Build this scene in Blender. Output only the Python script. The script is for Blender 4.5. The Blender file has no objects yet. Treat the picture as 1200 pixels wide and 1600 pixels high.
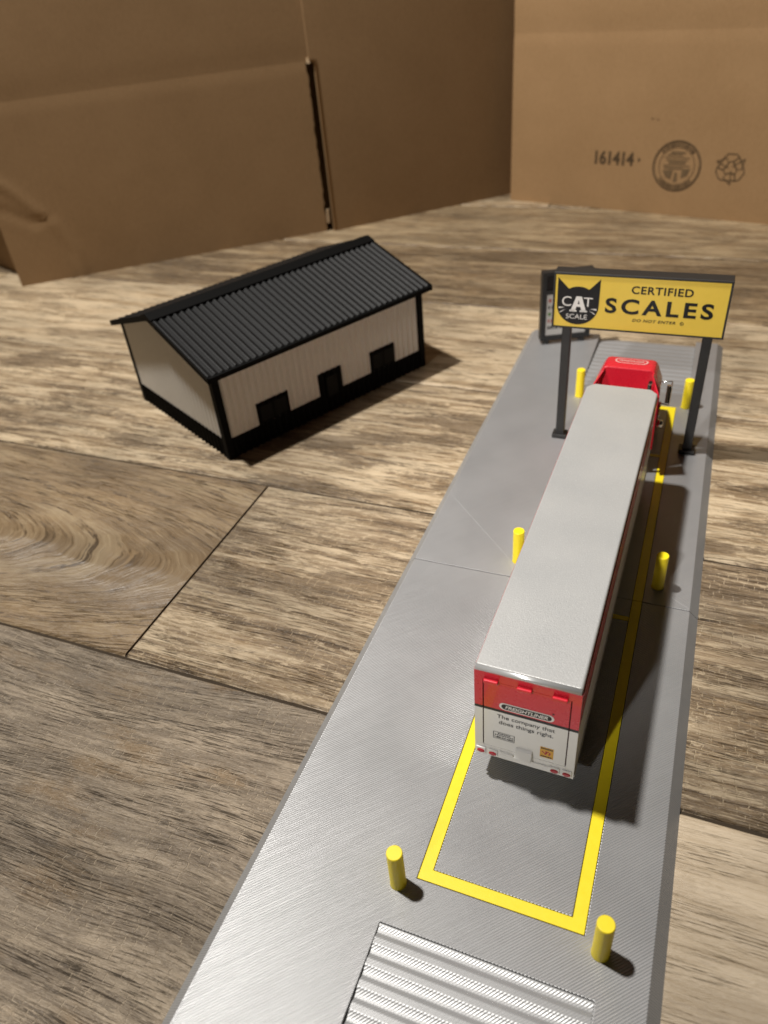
import bpy, bmesh, math, random
from mathutils import Vector, Matrix
random.seed(7)
S = 0.001                      # everything below is written in millimetres
scene = bpy.context.scene
COL = scene.collection

# ------------------------------------------------------------------ camera
def look_matrix(pitch, yaw, roll, loc):
    a, b, c = (math.radians(v) for v in (pitch, yaw, roll))
    f = Vector((math.sin(b)*math.cos(a), math.cos(b)*math.cos(a), math.sin(a)))
    r = f.cross(Vector((0, 0, 1))).normalized(); u = r.cross(f)
    r2 = math.cos(c)*r + math.sin(c)*u; u2 = -math.sin(c)*r + math.cos(c)*u
    M = Matrix((r2, u2, -f)).transposed().to_4x4()
    M.translation = Vector(loc)*S
    return M
cam = bpy.data.cameras.new('camera')
cam.sensor_fit = 'HORIZONTAL'; cam.sensor_width = 36.0; cam.lens = 36.0*1178.75/1200.0
cam.clip_start = 0.01; cam.clip_end = 20
cam.dof.use_dof = True; cam.dof.focus_distance = 0.208; cam.dof.aperture_fstop = 22.0
camo = bpy.data.objects.new('camera', cam); COL.objects.link(camo)
camo.matrix_world = look_matrix(-37.214, -25.047, -5.955, (19.597, -80.86, 177.542))
scene.camera = camo

# ------------------------------------------------------------------ light
world = bpy.data.worlds.new('World'); scene.world = world; world.use_nodes = True
bg = world.node_tree.nodes['Background']
bg.inputs[0].default_value = (1.0, 0.80, 0.58, 1); bg.inputs[1].default_value = 0.014
lamp = bpy.data.lights.new('ceiling_lamp', 'POINT')
lamp.energy = 60; lamp.color = (1.0, 0.965, 0.91); lamp.shadow_soft_size = 0.026
lampo = bpy.data.objects.new('ceiling_lamp', lamp); COL.objects.link(lampo)
lampo.location = (-0.385, 0.088, 1.016)
# second, lower lamp behind the photographer, reaching the lane past him
lamp2 = bpy.data.lights.new('side_lamp', 'SPOT')
lamp2.energy = 62; lamp2.color = (1.0, 0.97, 0.93); lamp2.shadow_soft_size = 0.03
lamp2.spot_size = math.radians(8.0); lamp2.spot_blend = 0.40
lampo2 = bpy.data.objects.new('side_lamp', lamp2); COL.objects.link(lampo2)
lampo2.location = (-0.350, -1.110, 0.925)
lampo2.rotation_euler = (Vector((0.000, 0.203, 0.0))-Vector(lampo2.location)).to_track_quat('-Z', 'Y').to_euler()
vs = scene.view_settings
vs.view_transform = 'Standard'; vs.look = 'None'; vs.exposure = 0; vs.gamma = 1; vs.use_curve_mapping = False

# ------------------------------------------------------------------ node helper
class NT:
    def __init__(s, name):
        s.m = bpy.data.materials.new(name); s.m.use_nodes = True
        s.t = s.m.node_tree; s.b = s.t.nodes['Principled BSDF']
    def put(s, sock, v):
        if isinstance(v, bpy.types.NodeSocket): s.t.links.new(v, sock)
        elif v is not None: sock.default_value = v
    def n(s, typ, ins=None, **props):
        nd = s.t.nodes.new(typ)
        for k, v in props.items(): setattr(nd, k, v)
        for k, v in (ins or {}).items(): s.put(nd.inputs[k], v)
        return nd
    def math(s, op, a, b=None, c=None):
        nd = s.n('ShaderNodeMath', operation=op); s.put(nd.inputs[0], a)
        if b is not None: s.put(nd.inputs[1], b)
        if c is not None: s.put(nd.inputs[2], c)
        return nd.outputs[0]
    def mm(s):                                   # object coordinates in millimetres
        tc = s.n('ShaderNodeTexCoord')
        v = s.n('ShaderNodeVectorMath', {0: tc.outputs['Object'], 1: (1000, 1000, 1000)}, operation='MULTIPLY')
        return v.outputs[0]
    def xyz(s, v): return s.n('ShaderNodeSeparateXYZ', {0: v}).outputs
    def vec(s, x, y, z=0.0):
        nd = s.n('ShaderNodeCombineXYZ')
        for i, v in enumerate((x, y, z)): s.put(nd.inputs[i], v)
        return nd.outputs[0]
    def noise(s, v, scale=1.0, detail=3.0, rough=0.5, dist=0.0):
        return s.n('ShaderNodeTexNoise', {'Vector': v, 'Scale': scale, 'Detail': detail, 'Roughness': rough, 'Distortion': dist}).outputs['Fac']
    def ramp(s, f, stops, interp='LINEAR'):
        nd = s.n('ShaderNodeValToRGB', {0: f}); cr = nd.color_ramp; cr.interpolation = interp
        while len(cr.elements) < len(stops): cr.elements.new(0.5)
        for e, (p, c) in zip(cr.elements, stops):
            e.position = p; e.color = (c, c, c, 1) if isinstance(c, (int, float)) else (*c, 1)
        return nd.outputs[0]
    def smooth(s, f, a, b):
        nd = s.n('ShaderNodeMapRange', {0: f, 1: a, 2: b, 3: 0.0, 4: 1.0}, interpolation_type='SMOOTHSTEP')
        return nd.outputs[0]
    def mix(s, f, a, b, blend='MIX'):
        nd = s.n('ShaderNodeMix', data_type='RGBA', blend_type=blend)
        s.put(nd.inputs[0], f)
        for i, v in ((6, a), (7, b)):
            s.put(nd.inputs[i], (*v, 1) if isinstance(v, tuple) and len(v) == 3 else v)
        return nd.outputs[2]
    def bump(s, h, dist_mm, strength=1.0):
        b = s.n('ShaderNodeBump', {'Strength': strength, 'Distance': dist_mm*S, 'Height': h})
        s.put(s.b.inputs['Normal'], b.outputs[0]); return b
    def set(s, color=None, rough=None, metal=None, spec=None, coat=None):
        if color is not None: s.put(s.b.inputs['Base Color'], (*color, 1) if isinstance(color, tuple) and len(color) == 3 else color)
        if rough is not None: s.put(s.b.inputs['Roughness'], rough)
        if metal is not None: s.put(s.b.inputs['Metallic'], metal)
        if spec is not None: s.put(s.b.inputs['Specular IOR Level'], spec)
        if coat is not None: s.put(s.b.inputs['Coat Weight'], coat)
        return s.m

def plastic(name, col, rough=0.45, var=0.06, bump=0.02, scale=1.2, spec=0.5, layers=0.0, coat=None):
    """moulded or printed plastic with slight tone variation, micro bump and optional print layers"""
    k = NT(name); p = k.mm()
    nz = k.noise(p, scale*0.25, 4, 0.6)
    c = k.mix(nz, tuple(v*(1-var*2) for v in col), tuple(min(1, v*(1+var)) for v in col))
    h = k.noise(p, scale*2.0, 3, 0.6)
    if layers:
        z = k.xyz(p)[2]
        w = k.math('SINE', k.math('MULTIPLY', z, 2*math.pi/layers))
        h = k.math('ADD', h, k.math('MULTIPLY', w, 0.6))
    k.bump(h, bump)
    r = k.math('MULTIPLY_ADD', nz, 0.12, rough-0.06)
    return k.set(c, r, 0.0, spec, coat)

# ------------------------------------------------------------------ floor wood
def plank_mat(name, seed, dark, mid, light, pale=0.5, crackle=0.3, blotch=0.5, cath=0.0, cx=0.0, cy=0.0, streak=1.0, gold=(0.33, 0.21, 0.10), goldamt=0.5, bump=0.22, pos=0.0, wave=9.0, lines=0.8):
    k = NT(name); p = k.mm(); x, y, z = k.xyz(p)
    lo = k.noise(k.vec(k.math('MULTIPLY', x, 0.009), k.math('MULTIPLY', y, 0.022), seed), 1, 1.5, 0.4)
    wob = k.math('MULTIPLY', k.math('SUBTRACT', lo, 0.5), wave)
    yy = k.math('ADD', y, wob)
    if cath:
        dx = k.math('SUBTRACT', x, cx); dy = k.math('SUBTRACT', y, cy)
        dx = k.math('MULTIPLY', dx, 0.21)
        rr = k.math('SQRT', k.math('ADD', k.math('MULTIPLY', dx, dx), k.math('MULTIPLY', dy, dy)))
        rr = k.math('ADD', rr, k.math('MULTIPLY', wob, 0.8))
        nz_ = k.noise(k.vec(k.math('MULTIPLY', x, 0.022), k.math('MULTIPLY', y, 0.045), seed+5), 1, 2, 0.5)
        rr = k.math('ADD', rr, k.math('MULTIPLY', k.math('SUBTRACT', nz_, 0.5), 5.0))
        yy = k.math('MULTIPLY', rr, 1.05)
    # long grain
    g1 = k.noise(k.vec(k.math('MULTIPLY', x, 0.012), k.math('MULTIPLY', yy, 0.17), seed+3), 1, 7, 0.68)
    g2 = k.noise(k.vec(k.math('MULTIPLY', x, 0.026), k.math('MULTIPLY', yy, 0.66), seed+7), 1, 7, 0.70)
    g3 = k.noise(k.vec(k.math('MULTIPLY', x, 0.075), k.math('MULTIPLY', yy, 2.3), seed+11), 1, 4, 0.62)
    t = k.math('ADD', k.math('MULTIPLY', g1, 0.55), k.math('MULTIPLY', g2, 0.45))
    t = k.math('MULTIPLY_ADD', k.math('SUBTRACT', t, 0.5), 2.3*streak, 0.5+pos)
    base = k.ramp(t, [(0.26, dark), (0.50, mid), (0.70, light)])
    # golden / brown stain clouds
    bl = k.noise(k.vec(k.math('MULTIPLY', x, 0.022), k.math('MULTIPLY', y, 0.06), seed+17), 1, 6, 0.7)
    base = k.mix(k.math('MULTIPLY', k.smooth(bl, 0.52, 0.66), goldamt), base, gold)
    bl2 = k.noise(k.vec(k.math('MULTIPLY', x, 0.011), k.math('MULTIPLY', yy, 0.050), seed+23), 1, 10, 0.70)
    sp = k.noise(k.vec(k.math('MULTIPLY', x, 0.30), k.math('MULTIPLY', yy, 0.9), seed+27), 1, 5, 0.7)
    bm = k.smooth(k.math('ADD', bl2, k.math('MULTIPLY', k.math('SUBTRACT', sp, 0.5), 0.22)), 0.51, 0.56)
    brn = tuple(a*0.55+b*0.35 for a, b in zip(dark, mid))
    base = k.mix(k.math('MULTIPLY', bm, blotch), base, brn)
    # whitewash left on the high grain
    pw = k.noise(k.vec(k.math('MULTIPLY', x, 0.018), k.math('MULTIPLY', yy, 0.13), seed+31), 1, 11, 0.70)
    pw2 = k.noise(k.vec(k.math('MULTIPLY', x, 0.15), k.math('MULTIPLY', yy, 0.45), seed+33), 1, 7, 0.72)
    pm = k.math('MAXIMUM', k.smooth(pw, 0.53, 0.58), k.math('MULTIPLY', k.smooth(pw2, 0.55, 0.60), 0.85))
    pm = k.math('MULTIPLY', pm, k.math('SUBTRACT', 1.0, k.math('MULTIPLY', bm, 0.75)))
    cream = tuple(v*min(1.18, 0.66/light[0]) for v in light)
    base = k.mix(k.math('MULTIPLY', pm, pale), base, cream)
    # dark pores running with the grain
    pore = k.smooth(g3, 0.46, 0.34)
    pa = k.smooth(k.noise(k.vec(k.math('MULTIPLY', x, 0.02), k.math('MULTIPLY', yy, 0.12), seed+37), 1, 4, 0.6), 0.42, 0.58)
    base = k.mix(k.math('MULTIPLY', k.math('MULTIPLY', pore, pa), 0.6), base, tuple(v*0.55 for v in dark))
    pl = k.smooth(g3, 0.56, 0.66)
    base = k.mix(k.math('MULTIPLY', pl, 0.45), base, cream)
    # long dark growth lines
    gl = k.math('SINE', k.math('ADD', k.math('MULTIPLY', yy, 2*math.pi/5.2), k.math('MULTIPLY', g1, 34.0)))
    gm = k.math('MULTIPLY', k.smooth(gl, 0.80, 0.99), k.smooth(k.noise(k.vec(k.math('MULTIPLY', x, 0.02), k.math('MULTIPLY', yy, 0.3), seed+61), 1, 5, 0.65), 0.44, 0.58))
    base = k.mix(k.math('MULTIPLY', gm, lines), base, tuple(v*0.75 for v in dark))
    # ladder crackle: fine pale checks across the grain
    rowc = k.math('ADD', k.math('MULTIPLY', yy, 0.44), k.math('MULTIPLY', lo, 3.5))
    row = k.math('FLOOR', rowc)
    hsh = k.n('ShaderNodeTexWhiteNoise', {'W': k.math('ADD', row, seed)}, noise_dimensions='1D').outputs['Value']
    jx = k.noise(k.vec(k.math('MULTIPLY', x, 0.06), k.math('MULTIPLY', y, 0.5), seed+71), 1, 3, 0.6)
    cx_ = k.math('ADD', k.math('MULTIPLY', x, 0.33), k.math('ADD', k.math('MULTIPLY', hsh, 9.0), k.math('MULTIPLY', jx, 0.55)))
    tri = k.math('ABSOLUTE', k.math('SUBTRACT', k.math('FRACT', cx_), 0.5))
    ln = k.smooth(k.math('ADD', tri, k.math('MULTIPLY', k.math('SUBTRACT', g3, 0.5), 0.12)), 0.085, 0.03)
    fr_ = k.math('FRACT', rowc)
    ln = k.math('MAXIMUM', ln, k.math('MULTIPLY', k.smooth(k.math('ABSOLUTE', k.math('SUBTRACT', fr_, 0.5)), 0.42, 0.49), 0.8))
    cm = k.smooth(k.noise(k.vec(k.math('MULTIPLY', x, 0.045), k.math('MULTIPLY', y, 0.09), seed+41), 1, 4, 0.6), 0.42, 0.52)
    cm = k.math('MULTIPLY', cm, k.smooth(k.noise(k.vec(k.math('MULTIPLY', x, 0.35), k.math('MULTIPLY', y, 0.8), seed+43), 1, 4, 0.65), 0.44, 0.56))
    ck = k.math('MULTIPLY', k.math('MULTIPLY', ln, cm), crackle)
    base = k.mix(ck, base, tuple(v*min(1.15, 0.62/light[0]) for v in light))
    # broad tone drift
    dr = k.noise(k.vec(k.math('MULTIPLY', x, 0.010), k.math('MULTIPLY', y, 0.022), seed+51), 1, 3, 0.55)
    base = k.mix(1.0, base, k.ramp(dr, [(0.34, 0.66), (0.62, 1.0)]), 'MULTIPLY')
    h = k.math('ADD', k.math('MULTIPLY', g2, 1.0), k.math('MULTIPLY', g3, 0.55))
    h = k.math('SUBTRACT', h, k.math('MULTIPLY', k.math('MULTIPLY', pore, pa), 0.3))
    h = k.math('SUBTRACT', h, k.math('MULTIPLY', ck, 0.25))
    k.bump(h, bump*3.4)
    rg = k.math('MULTIPLY_ADD', g2, 0.25, 0.29)
    return k.set(base, rg, 0.0, 0.68)

# ------------------------------------------------------------------ mesh builder
class MB:
    def __init__(s): s.v = []; s.f = []; s.mi = []; s.sm = []
    def add(s, verts, faces, mi=0, smooth=False):
        o = len(s.v); s.v += [tuple(v) for v in verts]
        for f in faces: s.f.append([i+o for i in f]); s.mi.append(mi); s.sm.append(smooth)
    def box(s, x0, x1, y0, y1, z0, z1, mi=0):
        v = [(x, y, z) for z in (z0, z1) for y in (y0, y1) for x in (x0, x1)]
        s.add(v, [(0, 2, 3, 1), (4, 5, 7, 6), (0, 1, 5, 4), (2, 6, 7, 3), (0, 4, 6, 2), (1, 3, 7, 5)], mi)
    def prism(s, poly, z0, z1, mi=0, caps=True, axis='z', smooth=False):
        """poly is counter-clockwise; axis z: (x,y), y: (x,z) extruded along y, x: (y,z)"""
        n = len(poly)
        def P(a, b, c): return (a, b, c) if axis == 'z' else ((a, c, b) if axis == 'y' else (c, a, b))
        v = [P(a, b, z0) for a, b in poly] + [P(a, b, z1) for a, b in poly]
        f = [(i, (i+1) % n, n+(i+1) % n, n+i) for i in range(n)]
        s.add(v, f, mi, smooth)
        if caps: s.add(v, [tuple(range(n))[::-1], tuple(range(n, 2*n))], mi)
    def cyl(s, p0, p1, r0, r1=None, n=20, mi=0, caps=True, smooth=True):
        r1 = r0 if r1 is None else r1
        a, b = Vector(p0), Vector(p1); d = (b-a).normalized()
        u = d.orthogonal().normalized(); w = d.cross(u)
        ring = lambda c, r: [c + r*(math.cos(2*math.pi*i/n)*u + math.sin(2*math.pi*i/n)*w) for i in range(n)]
        v = ring(a, r0) + ring(b, r1)
        s.add(v, [(i, (i+1) % n, n+(i+1) % n, n+i) for i in range(n)], mi, smooth)
        if caps: s.add(v, [tuple(range(n))[::-1], tuple(range(n, 2*n))], mi)
    def lathe(s, c, axis, prof, n=28, mi=0, smooth=True):
        """profile of (radius, along) around an axis"""
        d = Vector(axis).normalized(); u = d.orthogonal().normalized(); w = d.cross(u); c = Vector(c)
        v = []
        for r, t in prof:
            v += [c + d*t + r*(math.cos(2*math.pi*i/n)*u + math.sin(2*math.pi*i/n)*w) for i in range(n)]
        f = [(j*n+i, j*n+(i+1) % n, (j+1)*n+(i+1) % n, (j+1)*n+i) for j in range(len(prof)-1) for i in range(n)]
        s.add(v, f, mi, smooth)
        s.add(v, [tuple(range(n))[::-1], tuple(range((len(prof)-1)*n, len(prof)*n))], mi)
    def tube(s, pts, r, n=8, mi=0):
        for a, b in zip(pts[:-1], pts[1:]): s.cyl(a, b, r, n=n, mi=mi)
    def loft(s, rings, mi=0, caps=True, smooth=False):
        n = len(rings[0]); v = [p for r in rings for p in r]
        f = [(j*n+i, j*n+(i+1) % n, (j+1)*n+(i+1) % n, (j+1)*n+i) for j in range(len(rings)-1) for i in range(n)]
        s.add(v, f, mi, smooth)
        if caps: s.add(v, [tuple(range(n))[::-1], tuple(range((len(rings)-1)*n, len(rings)*n))], mi)
    def grid(s, nu, nv, fn, mi=0, smooth=True, flip=False):
        v = [fn(i/nu, j/nv) for j in range(nv+1) for i in range(nu+1)]
        f = []
        for j in range(nv):
            for i in range(nu):
                a = j*(nu+1)+i; q = (a, a+1, a+nu+2, a+nu+1)
                f.append(q[::-1] if flip else q)
        s.add(v, f, mi, smooth)
    def flat(s, loops2d, mp, mi=0):
        """2D (verts, faces) sent through mapping mp(x, y) -> 3D"""
        v, f = loops2d; s.add([mp(*p) for p in v], f, mi)
    def poly(s, pts, mp, mi=0): s.add([mp(*p) for p in pts], [tuple(range(len(pts)))], mi)
    def build(s, name, mats, parent=None, bevel=0.0, seg=2, angle=30, weld=True, loc=None, recalc=True):
        me = bpy.data.meshes.new(name); bm = bmesh.new()
        vs_ = [bm.verts.new(v) for v in s.v]
        for f, mi, sm in zip(s.f, s.mi, s.sm):
            try: fc = bm.faces.new([vs_[i] for i in f])
            except ValueError: continue
            fc.material_index = mi; fc.smooth = sm
        if weld: bmesh.ops.remove_doubles(bm, verts=bm.verts, dist=1e-4)
        if recalc: bmesh.ops.recalc_face_normals(bm, faces=bm.faces)
        if bevel:
            bm.normal_update()
            ed = [e for e in bm.edges if len(e.link_faces) == 2 and e.calc_face_angle(0) > math.radians(angle)]
            bmesh.ops.bevel(bm, geom=ed, offset=bevel, offset_type='OFFSET', segments=seg, profile=0.5, affect='EDGES', clamp_overlap=True)
        bmesh.ops.scale(bm, vec=(S, S, S), verts=bm.verts)
        bm.to_mesh(me); bm.free()
        if not isinstance(mats, (list, tuple)): mats = [mats]
        for m in mats: me.materials.append(m)
        o = bpy.data.objects.new(name, me); COL.objects.link(o)
        if parent: o.parent = parent
        if loc: o.location = Vector(loc)*S
        return o

def tag(o, label=None, cat=None, group=None, kind=None):
    if label: o['label'] = label
    if cat: o['category'] = cat
    if group: o['group'] = group
    if kind: o['kind'] = kind
    return o
def empty(name, loc, rz=0.0):
    o = bpy.data.objects.new(name, None); COL.objects.link(o)
    o.location = Vector(loc)*S; o.rotation_euler.z = math.radians(rz); o.empty_display_size = 0.01
    return o

def text2d(s, x0, x1, y0, y1, bold=0.0, shear=0.0, space=1.0):
    cu = bpy.data.curves.new('letters', 'FONT'); cu.body = s; cu.size = 1.0
    cu.offset = bold; cu.shear = shear; cu.space_character = space; cu.resolution_u = 4
    ob = bpy.data.objects.new('letters', cu); COL.objects.link(ob)
    bpy.context.view_layer.update()
    me = bpy.data.meshes.new_from_object(ob.evaluated_get(bpy.context.evaluated_depsgraph_get()))
    v = [(p.co.x, p.co.y) for p in me.vertices]; f = [tuple(q.vertices) for q in me.polygons]
    bpy.data.objects.remove(ob); bpy.data.curves.remove(cu); bpy.data.meshes.remove(me)
    ax, bx = min(p[0] for p in v), max(p[0] for p in v); ay, by = min(p[1] for p in v), max(p[1] for p in v)
    return [(x0+(px-ax)/(bx-ax)*(x1-x0), y0+(py-ay)/(by-ay)*(y1-y0)) for px, py in v], f
def ring2d(cx, cy, ro, ri, n=48, sy=1.0):
    v = [(cx+r*math.cos(2*math.pi*i/n), cy+sy*r*math.sin(2*math.pi*i/n)) for r in (ro, ri) for i in range(n)]
    return v, [(i, (i+1) % n, n+(i+1) % n, n+i) for i in range(n)]
def capsule2d(cx, cy, w, h, n=12):
    r = h/2; a = w/2-r
    return [(cx+a+r*math.cos(t), cy+r*math.sin(t)) for t in [-math.pi/2+math.pi*i/n for i in range(n+1)]] + \
           [(cx-a+r*math.cos(t), cy+r*math.sin(t)) for t in [math.pi/2+math.pi*i/n for i in range(n+1)]]
def strip2d(pts, w):
    """constant-width ribbon along a 2D polyline"""
    L, R = [], []
    for i, p in enumerate(pts):
        a = Vector(pts[max(i-1, 0)]); b = Vector(pts[min(i+1, len(pts)-1)]); d = (b-a).normalized(); nn = Vector((-d.y, d.x))*w/2
        L.append((p[0]+nn.x, p[1]+nn.y)); R.append((p[0]-nn.x, p[1]-nn.y))
    n = len(pts)
    return L+R, [(i, n+i, n+i+1, i+1) for i in range(n-1)]

# ------------------------------------------------------------------ materials
M = {}
M['yellow'] = plastic('yellow_print', (0.90, 0.71, 0.014), 0.42, 0.04, 0.03, 2.0, layers=0.28)
M['yellow_flat'] = plastic('yellow_inlay', (0.90, 0.71, 0.016), 0.40, 0.04, 0.03, 2.0)
M['black_print'] = plastic('black_print', (0.0035, 0.0034, 0.0033), 0.65, 0.1, 0.03, 2.0, 0.08)
M['roof_grey'] = plastic('charcoal_print', (0.0095, 0.0095, 0.0098), 0.5, 0.08, 0.04, 2.0, 0.18)
M['wall_white'] = plastic('white_print', (0.80, 0.775, 0.725), 0.55, 0.03, 0.03, 2.0, 0.4, layers=0.3)
M['dark_grey'] = plastic('dark_grey_print', (0.019, 0.0185, 0.018), 0.45, 0.08, 0.03, 2.0, 0.4, layers=0.25)
M['sign_yellow'] = plastic('sign_yellow', (0.78, 0.55, 0.075), 0.35, 0.04, 0.015, 1.0)
M['ink'] = plastic('black_ink', (0.010, 0.010, 0.012), 0.4, 0.05, 0.0, 1.0, 0.35)
M['ink_white'] = plastic('white_ink', (0.75, 0.73, 0.70), 0.4, 0.03, 0.0, 1.0)
M['red'] = plastic('red_paint', (0.57, 0.012, 0.028), 0.28, 0.03, 0.006, 1.5, 0.5, coat=0.3)
M['white_paint'] = plastic('white_paint', (0.76, 0.75, 0.73), 0.25, 0.02, 0.006, 1.5, 0.5)
M['groove'] = plastic('door_gap', (0.045, 0.006, 0.008), 0.6, 0.05, 0.0, 1.0, 0.2)
M['rubber'] = plastic('tyre_rubber', (0.014, 0.014, 0.014), 0.65, 0.1, 0.03, 3.0, 0.3)
M['chassis'] = plastic('chassis_black', (0.008, 0.008, 0.008), 0.5, 0.1, 0.02, 2.0, 0.4)
M['lens_red'] = plastic('red_lens', (0.42, 0.018, 0.030), 0.25, 0.04, 0.0, 1.0)
M['glass'] = plastic('dark_window', (0.004, 0.004, 0.004), 0.5, 0.05, 0.0, 1.0, 0.1)
M['sticker'] = plastic('sticker_amber', (0.68, 0.36, 0.030), 0.4, 0.05, 0.0, 1.0)
M['panel_white'] = plastic('panel_white', (0.55, 0.53, 0.50), 0.5, 0.03, 0.0, 1.0)
M['tick_red'] = plastic('tick_red', (0.42, 0.10, 0.08), 0.5, 0.05, 0.0, 1.0)
M['tick_green'] = plastic('tick_green', (0.10, 0.22, 0.06), 0.5, 0.05, 0.0, 1.0)
M['seam'] = plastic('print_seam', (0.46, 0.455, 0.45), 0.35, 0.03, 0.01, 2.0)
def chrome():
    k = NT('chrome'); p = k.mm(); nz = k.noise(p, 0.6, 2, 0.5)
    return k.set((0.75, 0.74, 0.72), k.math('MULTIPLY_ADD', nz, 0.12, 0.10), 1.0)
M['chrome'] = chrome()
def silver_roof():
    k = NT('silver_pebbled_paint'); p = k.mm()
    a = k.noise(p, 2.7, 3, 0.6, 0.2); b = k.noise(p, 4.5, 2, 0.6); c = k.noise(p, 0.05, 3, 0.5)
    fl = k.smooth(k.noise(p, 5.0, 1, 0.5), 0.60, 0.72)
    col = k.mix(k.math('MULTIPLY', fl, 0.5), k.ramp(c, [(0.3, (0.43, 0.43, 0.425)), (0.7, (0.48, 0.476, 0.466))]), (0.64, 0.64, 0.625))
    k.bump(k.math('ADD', a, k.math('MULTIPLY', b, 0.7)), 0.06)
    return k.set(col, k.math('MULTIPLY_ADD', b, 0.2, 0.30), 0.30, 0.5)
M['silver'] = silver_roof()
def satin():
    k = NT('satin_silver'); p = k.mm(); nz = k.noise(p, 0.8, 3, 0.5)
    return k.set((0.52, 0.52, 0.515), k.math('MULTIPLY_ADD', nz, 0.12, 0.24), 0.55, 0.5)
M['satin'] = satin()
def plate_mat(name, diag, lo, hi, metal=0.60, bump=0.048):
    """silver printed plastic: diagonal infill lines, faint sheen patches"""
    k = NT(name); p = k.mm(); x, y, z = k.xyz(p)
    w = k.math('MULTIPLY', k.math('SUBTRACT', x, y), 0.7071) if diag else y
    j = k.noise(k.vec(k.math('MULTIPLY', k.math('ADD', x, y), 0.05), k.math('MULTIPLY', w, 1.8), 2.0), 1, 2, 0.5)
    s_ = k.math('SINE', k.math('ADD', k.math('MULTIPLY', w, 2*math.pi/0.56), k.math('MULTIPLY', j, 1.2)))
    patch = k.noise(k.vec(k.math('MULTIPLY', x, 0.03), k.math('MULTIPLY', y, 0.03), 5.0), 1, 4, 0.6)
    line = k.noise(k.vec(k.math('MULTIPLY', k.math('ADD', x, y), 0.02), k.math('MULTIPLY', w, 1.1), 9.0), 1, 3, 0.6)
    f = k.math('ADD', k.math('MULTIPLY', patch, 0.75), k.math('MULTIPLY', line, 0.25))
    c = k.ramp(f, [(0.32, lo), (0.68, hi)])
    mott = k.noise(p, 2.2, 3, 0.6)
    k.bump(k.math('ADD', s_, k.math('MULTIPLY', mott, 0.3)), bump)
    return k.set(c, k.math('MULTIPLY_ADD', patch, 0.10, 0.365), metal, 0.5)
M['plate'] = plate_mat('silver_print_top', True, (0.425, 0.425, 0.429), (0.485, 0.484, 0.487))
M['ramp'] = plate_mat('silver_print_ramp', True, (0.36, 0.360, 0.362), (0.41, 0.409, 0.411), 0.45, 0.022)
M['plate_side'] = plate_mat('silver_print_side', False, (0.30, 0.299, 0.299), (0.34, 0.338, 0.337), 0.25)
M['gap'] = plastic('inlay_gap', (0.03, 0.03, 0.03), 0.7, 0.05, 0.0, 1.0, 0.2)

def cardboard(name, tone=1.0):
    k = NT(name); p = k.mm(); x, y, z = k.xyz(p)
    fib = k.noise(k.vec(k.math('MULTIPLY', x, 0.9), k.math('MULTIPLY', y, 0.9), k.math('MULTIPLY', z, 0.35)), 1, 5, 0.7)
    fl = k.math('SINE', k.math('MULTIPLY', x, 2*math.pi/6.5))
    big = k.noise(p, 0.02, 3, 0.55)
    c0 = tuple(v*tone for v in (0.300, 0.182, 0.086)); c1 = tuple(v*tone for v in (0.358, 0.222, 0.110))
    c = k.ramp(k.math('ADD', k.math('MULTIPLY', fib, 0.55), k.math('MULTIPLY', big, 0.45)), [(0.35, c0), (0.65, c1)])
    c = k.mix(k.math('MULTIPLY', k.smooth(k.noise(p, 0.7, 2, 0.5), 0.66, 0.72), 0.25), c, tuple(v*0.6 for v in c0))
    k.bump(k.math('ADD', k.math('MULTIPLY', fl, 0.05), k.math('MULTIPLY', fib, 0.7)), 0.09)
    return k.set(c, 0.75, 0.0, 0.25)
M['card'] = cardboard('kraft_cardboard', 0.76)
M['card_out'] = cardboard('kraft_cardboard_printed', 1.12)
M['card_edge'] = plastic('torn_cardboard_edge', (0.46, 0.33, 0.20), 0.85, 0.12, 0.15, 1.0, 0.2)
M['card_ink'] = plastic('stamp_ink', (0.095, 0.062, 0.034), 0.7, 0.2, 0.0, 1.0, 0.2)
M['card_ink_soft'] = plastic('faded_stamp_ink', (0.19, 0.125, 0.066), 0.7, 0.25, 0.0, 1.0, 0.2)

# ------------------------------------------------------------------ floor
FZ = -3.0
pm = {}
DK, MD, LT = (0.085, 0.051, 0.024), (0.315, 0.212, 0.112), (0.60, 0.455, 0.275)
sc_ = lambda c, f: tuple(v*f for v in c)
pm['swirl'] = plank_mat('plank_swirl', 2.0, sc_(DK, 1.1), sc_(MD, .82), sc_(LT, .70), pale=0.2, crackle=0.12, blotch=0.3, cath=1.0, cx=-300, cy=80, goldamt=0.35, wave=8, lines=0.9, streak=0.55)
pm['gold'] = plank_mat('plank_golden', 13.0, DK, (0.30, 0.210, 0.120), (0.58, 0.455, 0.300), pale=0.8, crackle=0.6, blotch=0.6, goldamt=0.5)
pm['grey'] = plank_mat('plank_grey', 24.0, (0.165, 0.130, 0.095), (0.315, 0.248, 0.180), (0.52, 0.420, 0.305), pale=0.45, crackle=0.85, blotch=0.35, goldamt=0.5, bump=0.30, wave=18, lines=0.8, streak=0.6)
pm['cream'] = plank_mat('plank_cream', 35.0, (0.26, 0.18, 0.105), (0.52, 0.405, 0.270), (0.64, 0.515, 0.365), pale=0.6, crackle=0.05, blotch=0.25, goldamt=0.15, streak=0.65, pos=0.08, bump=0.12, lines=0.35)
pm['white'] = plank_mat('plank_whitewashed', 46.0, DK, MD, (0.66, 0.515, 0.335), pale=0.95, crackle=0.3, blotch=0.85, goldamt=0.4, pos=0.08)
pm['blond'] = plank_mat('plank_blond', 57.0, sc_(DK, 1.2), sc_(MD, 1.2), (0.66, 0.515, 0.335), pale=0.9, crackle=0.1, blotch=0.6, goldamt=0.35, pos=0.16)
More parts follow.
